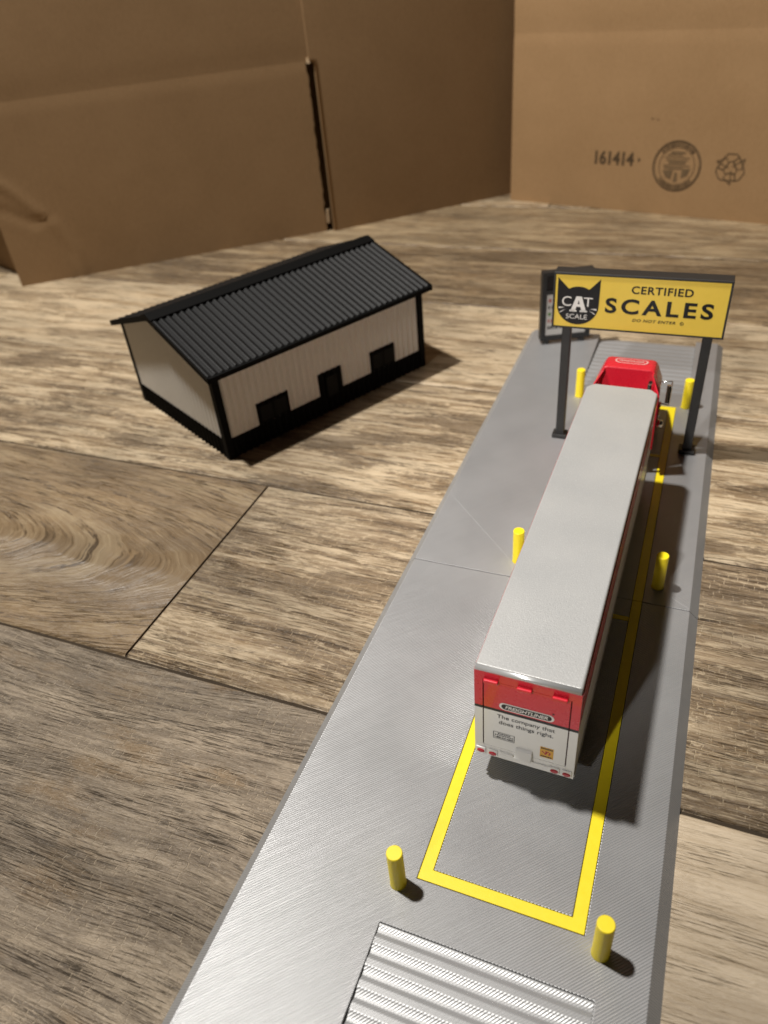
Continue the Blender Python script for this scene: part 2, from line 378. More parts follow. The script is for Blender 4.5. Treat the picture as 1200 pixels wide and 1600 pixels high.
pm['brown'] = plank_mat('plank_brown', 68.0, DK, sc_(MD, .80), sc_(LT, .88), pale=0.45, crackle=0.1, blotch=0.7, goldamt=0.4, pos=-0.04)
pm['tan'] = plank_mat('plank_tan', 79.0, DK, sc_(MD, .88), sc_(LT, .85), pale=0.45, crackle=0.05, blotch=0.5, goldamt=0.35, pos=0.08)
keys = list(pm)
grout = plastic('grout', (0.050, 0.037, 0.025), 0.9, 0.2, 0.1, 1.0, 0.1)
rows = {-4: [(-700, 'grey'), (-250, 'gold'), (260, 'tan')], -3: [(-700, 'white'), (-60, 'brown'), (420, 'grey')],
        -2: [(-700, 'tan'), (-330, 'swirl'), (200, 'gold')], -1: [(-700, 'gold'), (-150, 'white'), (330, 'brown')],
        0: [(-700, 'grey'), (-8, 'cream'), (460, 'gold')], 1: [(-700, 'swirl'), (-135.5, 'gold'), (330, 'tan')],
        2: [(-700, 'brown'), (-430, 'white'), (170, 'grey')], 3: [(-700, 'tan'), (-470, 'blond'), (130, 'white')],
        4: [(-700, 'gold'), (-520, 'brown'), (90, 'blond')], 5: [(-700, 'tan'), (-330, 'tan'), (250, 'gold')],
        6: [(-700, 'white'), (-100, 'brown'), (400, 'tan')], 7: [(-700, 'brown'), (-300, 'gold'), (300, 'blond')]}
fb = MB()
fb.add([(-700, -361, FZ-0.8), (700, -361, FZ-0.8), (700, 840, FZ-0.8), (-700, 840, FZ-0.8)], [(0, 1, 2, 3)], len(keys))
for r, lst in rows.items():
    y0, y1 = -60.9+100*r+0.78, -60.9+100*(r+1)-0.78
    for i, (x0, kk) in enumerate(lst):
        x1 = lst[i+1][0] if i+1 < len(lst) else 700
        X0, X1 = x0+0.5, x1-0.5; c = 0.45
        n = 60; mi = keys.index(kk); rng = random.Random(r*31+i)
        # slightly wavy, eased long edges
        wa = [rng.uniform(-0.16, 0.16) for _ in range(n+1)]; wb = [rng.uniform(-0.16, 0.16) for _ in range(n+1)]
        xs = [X0+(X1-X0)*t/n for t in range(n+1)]
        prof = lambda t: [(xs[t], y0-0.25+wa[t], FZ-0.8), (xs[t], y0+wa[t]+0.1, FZ-c), (xs[t], y0+0.5+wa[t], FZ), (xs[t], y1-0.5+wb[t], FZ), (xs[t], y1-0.1+wb[t], FZ-c), (xs[t], y1+0.25+wb[t], FZ-0.8)]
        v = [p for t in range(n+1) for p in prof(t)]
        f = [(t*6+q, (t+1)*6+q, (t+1)*6+q+1, t*6+q+1) for t in range(n) for q in range(5)]
        fb.add(v, f, mi)
        for t in (0, n): fb.add(prof(t), [tuple(range(6))], mi)
floor = fb.build('floor', [pm[k_] for k_ in keys]+[grout], weld=False)
tag(floor, kind='structure')

# ------------------------------------------------------------------ cardboard boxes
def panel(mb, A, B, z0, z1, th=3.4, tilt=0.0, zc=113.0, dents=None, res=3.0, jag=None, mi=0, twist=False):
    """one wall of a box from A to B (plan points) with a pressed score line at height zc; faces the right-hand side of A->B"""
    A, B = Vector((*A, 0)), Vector((*B, 0)); d = (B-A); L = d.length; d.normalize(); nrm = Vector((d.y, -d.x, 0))
    nu, nv = max(2, int(L/res)), max(2, int((z1-z0)/res))
    def off(u, z):
        o = -0.40*math.exp(-((z-zc)/(4.0 if z < zc else 9.0))**2)
        o += 0.5*math.sin(u*0.021+1.3)*math.sin(z*0.017)
        if z < zc: o += 0.012*(zc-z)
        if dents: o += dents(u, z)
        return o + tilt*(z-FZ)*(u/L if twist else 1.0)
    def front(s, t):
        z = z0+(z1-z0)*t; u = L*s
        if jag: u = jag(u, z, L)
        return A + d*u + nrm*off(u, z) + Vector((0, 0, z))
    def back(s, t):
        p = front(s, t); return p - nrm*th
    mb.grid(nu, nv, front, mi); mb.grid(nu, nv, back, mi, flip=True)
    rim = [(s/nu, 0) for s in range(nu+1)] + [(1, t/nv) for t in range(1, nv+1)] + [(s/nu, 1) for s in range(nu-1, -1, -1)] + [(0, t/nv) for t in range(nv-1, 0, -1)]
    v = [front(*q) for q in rim]+[back(*q) for q in rim]; n = len(rim)
    mb.add(v, [(i, (i+1) % n, n+(i+1) % n, n+i) for i in range(n)], 1)
    return A, d, nrm, off

P0, P1 = (-437.2, 317.3), (-258.6, 463.6)
cb = empty('cardboard_box', (0, 0, 0))
tag(cb, 'plain brown cardboard box with a dark slit between its two flaps, behind the model building', 'box')
def seg_dist(u, z, a, b):
    ax, az, bx, bz = *a, *b; dx, dz = bx-ax, bz-az; t = max(0, min(1, ((u-ax)*dx+(z-az)*dz)/(dx*dx+dz*dz)))
    return math.hypot(u-ax-t*dx, z-az-t*dz)
creasepts = [(2, 72), (14, 62), (27, 46), (36, 36), (44, 16), (45, -3)]
def wrinkles(u, z):
    dd = min(seg_dist(u, z, a, b) for a, b in zip(creasepts[:-1], creasepts[1:]))
    o = 1.2*math.exp(-(dd/2.6)**2)
    d2 = min(seg_dist(u, z, (5, 50), (22, 38)), seg_dist(u, z, (22, 38), (33, 40)))
    o -= 0.9*math.exp(-(d2/2.4)**2)
    return o
DX, DY = (P1[0]-P0[0]), (P1[1]-P0[1]); LL = math.hypot(DX, DY); ud = (DX/LL, DY/LL)
rj = random.Random(3); jt = [rj.uniform(-0.7, 0.5) for _ in range(80)]
def jagr(u, z, L):
    if u > L-1.5: return u + jt[int((z+5)/3.0) % 80]
    return u
mb = MB(); panel(mb, P0, (P0[0]+ud[0]*230.9, P0[1]+ud[1]*230.9), FZ, 113, zc=113, dents=wrinkles, jag=jagr)
mb.build('flap', [M['card'], M['card_edge']], cb, weld=False, recalc=True)
mb = MB(); panel(mb, P0, (P0[0]+ud[0]*232.8, P0[1]+ud[1]*232.8), 113.0, 262, zc=113)
mb.build('wall', [M['card'], M['card_edge']], cb, weld=False)
Q1 = (P0[0]+ud[0]*232.7, P0[1]+ud[1]*232.7)
a2 = math.radians(44.0); Q2 = (Q1[0]+math.cos(a2)*172, Q1[1]+math.sin(a2)*172)
qd = (math.cos(a2), math.sin(a2))
slit = lambda u, z, L: (3.4 if (u < 3.4 and z < 113) else u)
mb = MB(); panel(mb, (Q1[0]-qd[0]*.5, Q1[1]-qd[1]*.5), Q2, FZ, 262, zc=420, tilt=0.085, twist=True, jag=slit)
mb.build('wall', [M['card'], M['card']], cb, weld=False)
# inner flap closing the slit a little way behind, scraped corner paper at its foot
nn = (ud[1], -ud[0])
mb = MB(); panel(mb, (Q1[0]-ud[0]*40-nn[0]*12, Q1[1]-ud[1]*40-nn[1]*12), (Q1[0]+ud[0]*40-nn[0]*14, Q1[1]+ud[1]*40-nn[1]*14), FZ, 112, zc=150)
mb.build('inner_flap', [M['card'], M['card_edge']], cb, weld=False)
mb = MB(); c_ = Vector((Q1[0]+ud[0]*0.2, Q1[1]+ud[1]*0.2, 0))
mb.cyl(c_+Vector((0, 0, 3)), c_+Vector((0.3, 0, 13)), 1.5, 1.2, n=7, smooth=False)
mb.build('torn_corner', M['card_edge'], cb); mb = MB()
mb.cyl(c_+Vector((0, 0, 111.5)), c_+Vector((0, 0, 115)), 2.0, 1.4, n=7, smooth=False)
mb.build('torn_corner', M['card_edge'], cb)
# added left-hand panel, leaning forward to keep itself and the floor below dark
mb = MB(); panel(mb, (-545, 372), (P0[0]+5, P0[1]+13), FZ, 60, zc=113, tilt=0.24)
mb.build('wall', [M['card'], M['card_edge']], cb, weld=False)

R0, R1 = (-133.8, 556.7), (-133.8+191.5*1.75, 556.7-44.4*1.75)
cb2 = empty('cardboard_box', (0, 0, 0))
tag(cb2, 'brown cardboard box stamped with a number, round seal and recycling mark, behind the sign', 'box')
rd_l = math.hypot(R1[0]-R0[0], R1[1]-R0[1]); rd = ((R1[0]-R0[0])/rd_l, (R1[1]-R0[1])/rd_l); rn = (rd[1], -rd[0])
mb = MB(); A_, d_, n_, off_ = panel(mb, R0, R1, FZ, 113, zc=113)
bflap = mb.build('flap', [M['card_out'], M['card_edge']], cb2, weld=False)
mb = MB(); panel(mb, R0, R1, 113.0, 262, zc=113)
mb.build('wall', [M['card_out'], M['card_edge']], cb2, weld=False)
S0 = (R0[0]-rn[0]*220+6, R0[1]-rn[1]*220)
mb = MB(); panel(mb, S0, (R0[0]-rn[0]*4.5+0.4, R0[1]-rn[1]*4.5), FZ, 262, zc=113)
mb.build('wall', [M['card_out'], M['card_edge']], cb2, weld=False)
mb = MB(); panel(mb, (R1[0]-rn[0]*4.5, R1[1]-rn[1]*4.5), (R1[0]-rn[0]*220, R1[1]-rn[1]*220), FZ, 262, zc=113)
mb.build('wall', [M['card_out'], M['card_edge']], cb2, weld=False)
mb = MB(); panel(mb, (R1[0]-rn[0]*222, R1[1]-rn[1]*222), S0, FZ, 262, zc=113)
mb.build('wall', [M['card_out'], M['card_edge']], cb2, weld=False)
def onbox(u, z):
    p = A_ + d_*u + n_*(off_(u, z)+0.12); return (p.x, p.y, z)
mb = MB()
mb.flat(text2d('161414', 69, 98.5, 28.8, 38.4, bold=0.035, space=0.95), onbox)
mb.poly([(101.5, 31.5), (103.6, 33.3), (101.5, 35.2)], onbox)
mb.build('stamped_number', M['card_ink'], bflap, weld=False)
mb = MB(); scx, scz = 129.5, 30.6
for ro, ri in ((17.0, 16.2), (15.9, 15.4), (12.6, 12.1)): mb.flat(ring2d(scx, scz, ro, ri), onbox)
for a0, a1 in ((40, 140), (218, 322)):                    # bands of small lettering, worn beyond reading
    a = a0; rng = random.Random(a0)
    while a < a1:
        w = rng.uniform(2.5, 6.0)
        pts = [(scx+14.0*math.cos(math.radians(a+w*q/3)), scz+14.0*math.sin(math.radians(a+w*q/3))) for q in range(4)]
        mb.flat(strip2d(pts, rng.uniform(1.4, 2.3)), onbox); a += w+rng.uniform(0.8, 2.0)
mb.build('stamped_seal', M['card_ink'], bflap, weld=False)
mb = MB(); rng = random.Random(5)
for q in range(7):
    z = scz+9-q*1.7; hw = math.sqrt(max(0.1, 11.0**2-(z-scz)**2))
    mb.flat(strip2d([(scx-hw*rng.uniform(.55, .95), z), (scx, z+rng.uniform(-.5, .5)), (scx+hw*rng.uniform(.4, .95), z)], rng.uniform(0.7, 1.35)), onbox)
mb.poly([(scx-9.5, scz-3), (scx-2, scz-2.5), (scx-3, scz-9), (scx-7, scz-7.5)], onbox)
mb.poly([(scx+4, scz-1.5), (scx+10, scz-1), (scx+8, scz-6), (scx+4, scz-8)], onbox)
mb.poly([(scx-1.3, scz-10.5), (scx+1.6, scz-10.5), (scx+1.2, scz-4.5), (scx-.6, scz-3.5)], onbox)
mb.build('seal_emblem', M['card_ink_soft'], bflap, weld=False)
mb = MB(); rcx, rcz = 166.0, 31.3
for q in range(3):                                        # three chasing arrows
    th = math.radians(90+120*q); R_ = lambda a, b: (rcx+a*math.cos(th-math.pi/2)-b*math.sin(th-math.pi/2), rcz+a*math.sin(th-math.pi/2)+b*math.cos(th-math.pi/2))
    sz = lambda ps: [(a*1.22, b*1.22) for a, b in ps]
    out = sz([(-7.2, 0.2), (-3.6, 6.3), (-2.2, 7.6), (2.2, 7.6), (3.6, 6.3), (5.0, 4.0)])
    inn = sz([(-3.6, -1.0), (-1.0, 3.7), (1.0, 3.7), (2.2, 1.8)])
    for ln in (out, inn): mb.flat(strip2d([R_(*p) for p in ln], 0.8), onbox)
    tip = [R_(*p) for p in sz([(6.9, 5.3), (5.8, -0.4), (0.8, 1.0)])]
    mb.flat(strip2d(tip+tip[:1], 0.8), onbox)
    mb.flat(strip2d([R_(*p) for p in sz([(-7.2, .2), (-3.6, -1.0)])], 0.8), onbox)
mb.build('recycling_mark', M['card_ink'], bflap, weld=False)
mb = MB()
for (u, z, r) in ((108.5, 60.5, .8), (112.5, 60.0, .7), (110.6, 60.6, .35)): mb.poly([(u+r*math.cos(t), z+.6*r*math.sin(t)) for t in [i*.7 for i in range(9)]], onbox)
mb.build('ink_speck', M['card_ink'], bflap, weld=False)

# ------------------------------------------------------------------ model building
BL, BW, BH, RH = 119.3, 84.1, 43.6, 57.0
hb = empty('model_building', (-162.341, 152.557, FZ), 62.403)
tag(hb, 'white corrugated model building with black roof and skirting, standing on the wooden floor', 'building')
PER = 3.36; AMP = 0.50
def corr(u): return AMP*math.sin(2*math.pi*u/PER)
def corr_sheet(mb, mp, u0, u1, zf0, zf1, off, mi=0, step=PER/8):
    """ribbed sheet between heights zf0(u) and zf1(u); mp(u, out, z)"""
    n = max(2, int((u1-u0)/step)); us = [u0+(u1-u0)*i/n for i in range(n+1)]
    v = []
    for u in us:
        o = corr(u)+off
        v += [mp(u, o, zf0(u)), mp(u, o, zf1(u)), mp(u, -1.0, zf1(u)), mp(u, -1.0, zf0(u))]
    f = []
    for i in range(n):
        a, b = i*4, i*4+4
        f += [(a, b, b+1, a+1), (a+1, b+1, b+2, a+2), (a+3, a, b, b+3)][::1]
        f.append((a+2, b+2, b+3, a+3))
    f += [(0, 1, 2, 3), (n*4+3, n*4+2, n*4+1, n*4)]
    mb.add(v, f, mi)
K = lambda c: (lambda u: c)
sides = {'front': (lambda u, o, z: (u, -o, z), BL), 'back': (lambda u, o, z: (u, BW+o, z), BL),
         'left': (lambda u, o, z: (-o, u, z), BW), 'right': (lambda u, o, z: (BL+o, u, z), BW)}
gab = lambda u: BH+(RH-BH)*(1-abs(u-BW/2)/(BW/2))-0.3
for nm, (mp, L) in sides.items():
    mb = MB(); top = gab if nm in ('left', 'right') else K(BH)
    corr_sheet(mb, mp, 1.0, L-1.0, K(9.0), top, 0.0)
    mb.build('wall', M['wall_white'], hb)
    mb = MB(); corr_sheet(mb, mp, 0.6, L-0.6, K(0.0), lambda u: 9.7+0.40*math.sin(2*math.pi*u/PER), 0.30)
    mb.build('skirting', M['black_print'], hb)
for x, y in ((0, 0), (BL, 0), (0, BW), (BL, BW)):
    mb = MB(); sx = 1 if x else -1; sy = 1 if y else -1
    mb.box(min(x-sx*2.6, x+sx*.75), max(x-sx*2.6, x+sx*.75), min(y-sy*2.6, y+sy*.75), max(y-sy*2.6, y+sy*.75), 0, BH-0.2)
    mb.build('corner_trim', M['black_print'], hb, bevel=0.15)
mpf = sides['front'][0]
for u0, u1 in ((17.5, 34.8), (84.0, 100.2)):
    mb = MB(); corr_sheet(mb, mpf, u0, u1, K(9.6), lambda u: 20.4+0.45*math.sin(2*math.pi*u/PER), 0.34)
    w = mb.build('window', M['black_print'], hb)
    mid = (u0+u1)/2
    for a, b in ((u0+1.3, mid-.5), (mid+.5, u1-1.3)):
        mb = MB(); mb.box(a, b, -0.96, -0.30, 11.0, 18.9); mb.build('pane', M['glass'], w, bevel=0.1)
    mb = MB(); mb.box(mid-.4, mid+.4, -1.05, -0.30, 10.6, 19.8); mb.build('mullion', M['black_print'], w, bevel=0.08)
mb = MB(); corr_sheet(mb, mpf, 52.6, 66.4, K(0.2), lambda u: 21.0+0.45*math.sin(2*math.pi*u/PER), 0.42)
dr = mb.build('door', M['black_print'], hb)
mb = MB(); mb.box(56.2, 62.8, -1.05, -0.40, 8.0, 18.5); mb.build('pane', M['glass'], dr, bevel=0.1)
mb = MB(); mb.box(64.2, 65.0, -1.5, -0.40, 8.5, 10.0); mb.build('handle', M['black_print'], dr, bevel=0.1)
# roof: two ribbed slopes, flat trim all round, ridge cap
OV, OX = 4.2, 3.5
sl = (RH-BH)/(BW/2)
def slope_pt(side, u, t, o):
    """t distance (plan) from ridge, o height above the slope"""
    y = BW/2 - t if side == 0 else BW/2 + t
    return (u, y, RH - sl*t + o)
for side in (0, 1):
    mb = MB(); TT = BW/2+OV; n = int((BL+2*OX)/(PER/8)); us = [-OX+(BL+2*OX)*i/n for i in range(n+1)]
    v = []
    for u in us:
        c = 0.42*math.sin(2*math.pi*u/PER); c = c+0.9
        v += [slope_pt(side, u, 0.6, c), slope_pt(side, u, TT-0.5, c), slope_pt(side, u, TT-0.5, -0.4), slope_pt(side, u, 0.6, -0.4)]
    f = []
    for i in range(n):
        a, b = i*4, i*4+4
        f += [(a, b, b+1, a+1), (a+1, b+1, b+2, a+2), (a+2, b+2, b+3, a+3), (a+3, b+3, b, a)]
    f += [(0, 1, 2, 3), (n*4+3, n*4+2, n*4+1, n*4)]
    mb.add(v, f)
    rf = mb.build('roof', M['roof_grey'], hb)
    mb = MB()                                            # eave strip and two rakes
    a = [slope_pt(side, -OX-0.3, TT-0.45, 0.85), slope_pt(side, -OX-0.3, TT+0.7, 0.85), slope_pt(side, -OX-0.3, TT+0.7, -1.2), slope_pt(side, -OX-0.3, TT-0.45, -1.2)]
    mb.loft([a, [(BL+OX+0.3, p[1], p[2]) for p in a]])
    for u in (-OX-0.55, BL+OX-0.25):
        q = [slope_pt(side, u, 0.0, 1.35), slope_pt(side, u, TT+0.7, 1.35), slope_pt(side, u, TT+0.7, -1.3), slope_pt(side, u, 0.0, -1.3)]
        mb.loft([q, [(p[0]+0.8, p[1], p[2]) for p in q]])
    mb.build('roof_trim', M['black_print'], rf, weld=False)
mb = MB()
capp = [slope_pt(0, 0, 5.0, 0.9), slope_pt(0, 0, 5.0, 1.9), slope_pt(0, 0, 0.0, 2.1), slope_pt(1, 0, 5.0, 1.9), slope_pt(1, 0, 5.0, 0.9), slope_pt(1, 0, 0.0, 0.6)]
mb.loft([[(-OX-0.7, p[1], p[2]) for p in capp], [(BL+OX+0.7, p[1], p[2]) for p in capp]])
mb.build('ridge_cap', M['black_print'], hb, bevel=0.2)

# ------------------------------------------------------------------ printed weighbridge base (two halves)
XL, XR, CH, YJ, YN, YF = -58.5, 33.9, 2.9, 108.45, -69.4, 306.6
WF, LW, LF, G = 19.44, 2.98, 237.16, 0.16
RX0, RX1, RYN, RYF = -24.2, 23.7, -12.2, 249.4
T = 0.7                                                  # depth of the inlay channel
def base_half(front):
    ye = YN if front else YF; yj = YJ-0.17 if front else YJ+0.17
    ry = RYN if front else RYF; fy = 0.0 if front else LF
    sg = -1 if front else 1
    r = empty('scale_platform', (0, 0, 0))
    out = [(XL, ye), (RX0, ye), (RX0, ry), (RX1, ry), (RX1, ye), (XR, ye), (XR, yj), (WF+G, yj), (WF+G, fy+sg*G), (-WF-G, fy+sg*G), (-WF-G, yj), (XL, yj)]
    mb = MB(); n = len(out)
    def low(p, z):                                       # sloping outer edge
        x, y = p; k_ = CH*(-z)/3.0
        if x == XL: x -= k_
        if x == XR: x += k_
        if y == ye and (p[0] in (XL, XR) or True): y += sg*k_*0.8
        return (x, y, z)
    zs = [0.0, -T]
    v = [low(p, z) for z in zs for p in out]
    mb.add(v, [tuple(range(n))], 0)
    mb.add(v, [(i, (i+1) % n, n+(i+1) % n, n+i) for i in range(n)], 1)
    body = [(XL, ye), (RX0, ye), (RX0, ry), (RX1, ry), (RX1, ye), (XR, ye), (XR, yj), (XL, yj)]
    v = [low(p, z) for z in (-T, -3.0) for p in body]; n = len(body)
    mb.add(v, [tuple(range(n))], 2)
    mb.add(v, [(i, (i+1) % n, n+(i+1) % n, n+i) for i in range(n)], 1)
    # inner decks between the lane lines
    xi = WF-LW-G; cut = 99.6 if front else 196.0; cw = 0.92
    y_a, y_b = (LW+G, yj) if front else (yj, LF-LW-G)
    for a, b in ((y_a, cut-cw-G), (cut+cw+G, y_b)): mb.box(-xi, xi, a, b, -T, -0.02, 0)
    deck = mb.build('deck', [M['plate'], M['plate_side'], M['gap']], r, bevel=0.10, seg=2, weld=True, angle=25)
    # yellow inlay
    mb = MB(); e = fy; i_ = fy - sg*LW
    if front: poly = [(-WF, e), (WF, e), (WF, yj), (WF-LW, yj), (WF-LW, i_), (-WF+LW, i_), (-WF+LW, yj), (-WF, yj)]
    else: poly = [(-WF, yj), (-WF+LW, yj), (-WF+LW, i_), (WF-LW, i_), (WF-LW, yj), (WF, yj), (WF, e), (-WF, e)]
    mb.prism(poly, -T+0.05, 0.03)
    mb.build('lane_border', M['yellow_flat'], r, bevel=0.08)
    mb = MB(); mb.box(-xi+0.0, xi, cut-cw, cut+cw, -T+0.05, 0.02); mb.build('cross_line', M['yellow_flat'], r, bevel=0.06)
    # ramp with sawtooth ribs, dropping to the floor
    mb = MB(); per = 4.55; Lr = abs(ye-ry)-0.1; k_ = 0; prof = [(0.1, -0.25)]
    t = 0.1
    while t < Lr-per:
        dz = lambda q: -0.25-2.1*(q/Lr)
        prof += [(t+0.45, dz(t)+0.0), (t+1.3, dz(t)-0.26), (t+per*0.46, dz(t)-0.30), (t+per*0.68, dz(t)-0.02), (t+per, dz(t)+0.02)]
        t += per
    prof += [(Lr, -2.5), (Lr, -3.0), (0.1, -3.0)]
    pts = [(ry+sg*q, z) for q, z in prof]
    ring = lambda x: [(x, a, b) for a, b in pts]
    mb.loft([ring(RX0+0.02), ring(RX1-0.02)])
    mb.build('ribbed_ramp', [M['ramp']], r, bevel=0.16, seg=3, angle=6)
    return r
sf = base_half(True)
tag(sf, 'grey printed scale platform with ribbed ramp, the nearer half under the trailer tail', 'scale platform', 'two halves of the truck scale')
sr = base_half(False)
tag(sr, 'grey printed scale platform, the farther half carrying the yellow sign', 'scale platform', 'two halves of the truck scale')
# seams where the print paths meet, running out at 45 degrees
def seam(parent, a, b, w=0.16):
    mb = MB(); a = Vector(a); b = Vector(b); d = (b-a).normalized(); nn_ = Vector((-d.y, d.x))*w/2
    ring = lambda p: [(p.x+nn_.x, p.y+nn_.y, -0.05), (p.x, p.y, 0.035), (p.x-nn_.x, p.y-nn_.y, -0.05)]
    mb.loft([ring(a), ring(b)]); mb.build('print_seam', M['seam'], parent)
seam(sf, (-57.0, 38.6), (-41.0, 22.0)); seam(sf, (10.5, -9.5), (31.5, 11.5), .12)
seam(sr, (-57.6, 149.0), (-25.5, 116.4)); seam(sr, (25.5, 115), (33.5, 109.5), .12)

# ------------------------------------------------------------------ bollards
def bollard_mesh():
    mb = MB(); mb.lathe((0, 0, 0), (0, 0, 1), [(2.05, -0.02), (2.0, 0.25), (1.92, 0.6), (1.92, 13.2), (1.86, 13.45), (1.70, 13.54)], n=36)
    return mb
bolls = [(-1, -2.5, 'yellow bollard at the near left corner of the lane, left of the ribbed ramp'),
         (1, -2.5, 'yellow bollard at the near right corner of the lane, nearest to the camera'),
         (-1, 117.27, 'yellow bollard partly hidden behind the left side of the silver trailer'),
         (1, 117.27, 'yellow bollard half in the trailer shadow, beside the joint of the platform'),
         (-1, 238.33, 'yellow bollard left of the red cab, next to the left sign post'),
         (1, 238.33, 'yellow bollard right of the red cab, behind the right sign post')]
b0 = None
for sx, y, lab in bolls:
    if b0 is None:
        b0 = bollard_mesh().build('bollard', M['yellow']); o = b0
    else:
        o = b0.copy(); COL.objects.link(o)
    o.location = Vector((sx*23.31, y, 0))*S; o.rotation_euler.z = random.uniform(0, 6)
    tag(o, lab, 'bollard', 'yellow bollards around the scale lane')

# ------------------------------------------------------------------ CERTIFIED SCALES sign
sg_ = empty('scale_sign', (0, 201.9, 0))
tag(sg_, 'yellow sign on two dark posts with a black cat head, spanning the scale lane', 'sign')
for x in (-25.2, 26.2):
    mb = MB(); mb.box(x-1.75, x+1.75, -1.6, 1.6, 1.2, 51.2)
    pst = mb.build('post', M['dark_grey'], sg_, bevel=0.25)
    mb = MB(); mb.box(x-3.1, x+3.1, -2.6, 2.6, -0.01, 1.9); mb.build('foot', M['dark_grey'], pst, bevel=0.3)
FX0, FX1, FZ0, FZ1 = -30.7, 31.0, 50.8, 72.0
mb = MB(); mb.box(FX0-0.3, FX1+0.5, -1.75, 4.4, FZ0-0.2, FZ1+0.3)
cab_ = mb.build('sign_box', M['dark_grey'], sg_, bevel=0.25)
mb = MB()                                                # raised lip around the face
for a, b, c, d in ((FX0-0.3, FX1+0.5, FZ1-0.35, FZ1+0.3), (FX0-0.3, FX1+0.5, FZ0-0.2, FZ0+0.3), (FX0-0.3, FX0+0.3, FZ0+.3, FZ1-.35), (FX1-0.1, FX1+0.5, FZ0+.3, FZ1-.35)):
    mb.box(a, b, -2.25, -1.752, c, d)
mb.build('rim', M['dark_grey'], cab_, bevel=0.1, weld=False)
mb = MB(); mb.box(FX0+0.45, FX1-0.25, -2.0, -1.76, FZ0+0.45, FZ1-0.5)
face = mb.build('sign_face', M['sign_yellow'], sg_)
sgn = lambda u, v: (FX0+u, -2.05, FZ0+v)
sgn2 = lambda u, v: (FX0+u, -2.10, FZ0+v)
head = [(1.3, 19.7), (5.3, 15.7)] + [(9.3+4.0*math.sin(math.radians(a)), 14.6+1.9*math.cos(math.radians(a))) for a in range(-60, 61, 15)] + [(13.3, 15.7), (17.0, 19.7)]
head += [(17.0, 9.2)] + [(9.15+7.85*math.cos(math.radians(a)), 9.2-7.75*math.sin(math.radians(a))) for a in range(10, 171, 10)] + [(1.3, 9.2)]
mb = MB(); mb.add([sgn(*p) for p in head], [tuple(range(len(head)))]); mb.build('cat_emblem', M['ink'], face, weld=False)
mb = MB()
mb.flat(text2d('C', 3.2, 6.7, 8.7, 12.5), sgn2); mb.flat(text2d('T', 11.3, 14.6, 8.9, 12.4), sgn2)
mb.flat(text2d('SCALE', 5.0, 13.0, 3.7, 5.6), sgn2)
# bold slab-footed A
mb.add([sgn2(*p) for p in [(6.6, 7.0), (8.3, 7.0), (8.75, 8.6), (10.25, 8.6), (10.7, 7.0), (12.4, 7.0), (10.5, 12.7), (8.5, 12.7),
                           (9.1, 9.7), (9.9, 9.7), (9.5, 11.2)]],
       [(0, 1, 2, 8), (0, 8, 10, 7), (7, 10, 6), (6, 10, 9, 5), (5, 9, 3, 4), (2, 3, 9, 8)])
for a, b in ((6.2, 8.9), (10.1, 12.8)): mb.poly([(a, 6.6), (b, 6.6), (b, 7.25), (a, 7.25)], sgn2)
for tri in ([(2.0, 7.5), (2.1, 8.2), (4.3, 8.1)], [(2.3, 5.6), (2.8, 6.4), (4.8, 7.5)], [(16.3, 7.5), (16.2, 8.2), (13.9, 8.0)], [(16.0, 5.6), (15.5, 6.4), (13.5, 7.4)]):
    mb.poly(tri, sgn2)
mb.build('emblem_lettering', M['ink_white'], face, weld=False)
mb = MB()
mb.flat(text2d('CERTIFIED', 28.2, 49.6, 14.9, 17.9, bold=0.024, space=1.1), sgn)
mb.flat(text2d('SCALES', 19.3, 57.3, 6.9, 12.9, bold=0.03, space=1.3), sgn)
mb.flat(text2d('DO NOT ENTER', 29.6, 45.0, 4.2, 5.35, bold=0.028, shear=0.25, space=1.15), sgn)
mb.flat(ring2d(47.2, 4.7, 0.7, 0.5, 16), sgn); mb.flat(text2d('R', 46.9, 47.5, 4.35, 5.05, bold=0.02), sgn)
mb.build('lettering', M['ink'], face, weld=False)

# ------------------------------------------------------------------ price board at the back
pb = empty('display_board', (-50.6, 289.7, 0), 25)
tag(pb, 'small dark framed board with a white panel of coloured rows, behind the yellow sign', 'display board')
mb = MB(); mb.box(-2.4, 23.6, 0.0, 3.6, 2.0, 38.4); bbd = mb.build('frame', M['dark_grey'], pb, bevel=0.3)
mb = MB()
for a, b, c, d in ((-2.4, 0.0, 2.0, 38.4), (21.2, 23.6, 2.0, 38.4), (0.0, 21.2, 36.6, 38.4), (0.0, 21.2, 2.0, 4.6), (0.0, 21.2, 27.0, 29.0)):
    mb.box(a+.01, b-.01, -1.2, -0.002, c+.01, d-.01)
mb.build('rim', M['dark_grey'], bbd, bevel=0.15, weld=False)
mb = MB(); mb.box(0.1, 21.1, -0.5, -0.01, 4.7, 26.9); wp = mb.build('white_panel', M['panel_white'], pb)
mb = MB(); mb.box(0.1, 21.1, -0.4, -0.01, 29.1, 36.5); mb.build('dark_panel', M['ink'], pb)
for i, mt in enumerate(('tick_red', 'ink', 'tick_green', 'tick_red', 'ink')):
    mb = MB(); z = 23.6-3.65*i; rng = random.Random(i)
    x = 1.2
    while x < 19.5:
        w = rng.uniform(0.7, 1.5); mb.poly([(x, z-.85), (x+w, z-.85), (x+w, z+.85), (x, z+.85)], lambda u, v: (u, -0.56, v)); x += w+rng.uniform(.3, .9)
    mb.build('row_of_marks', M[mt], wp, weld=False)
for x in (1.2, 19.8):
    mb = MB(); mb.box(x-1.1, x+1.1, -1.2, 4.6, -0.01, 1.99); mb.build('foot', M['dark_grey'], pb, bevel=0.3)

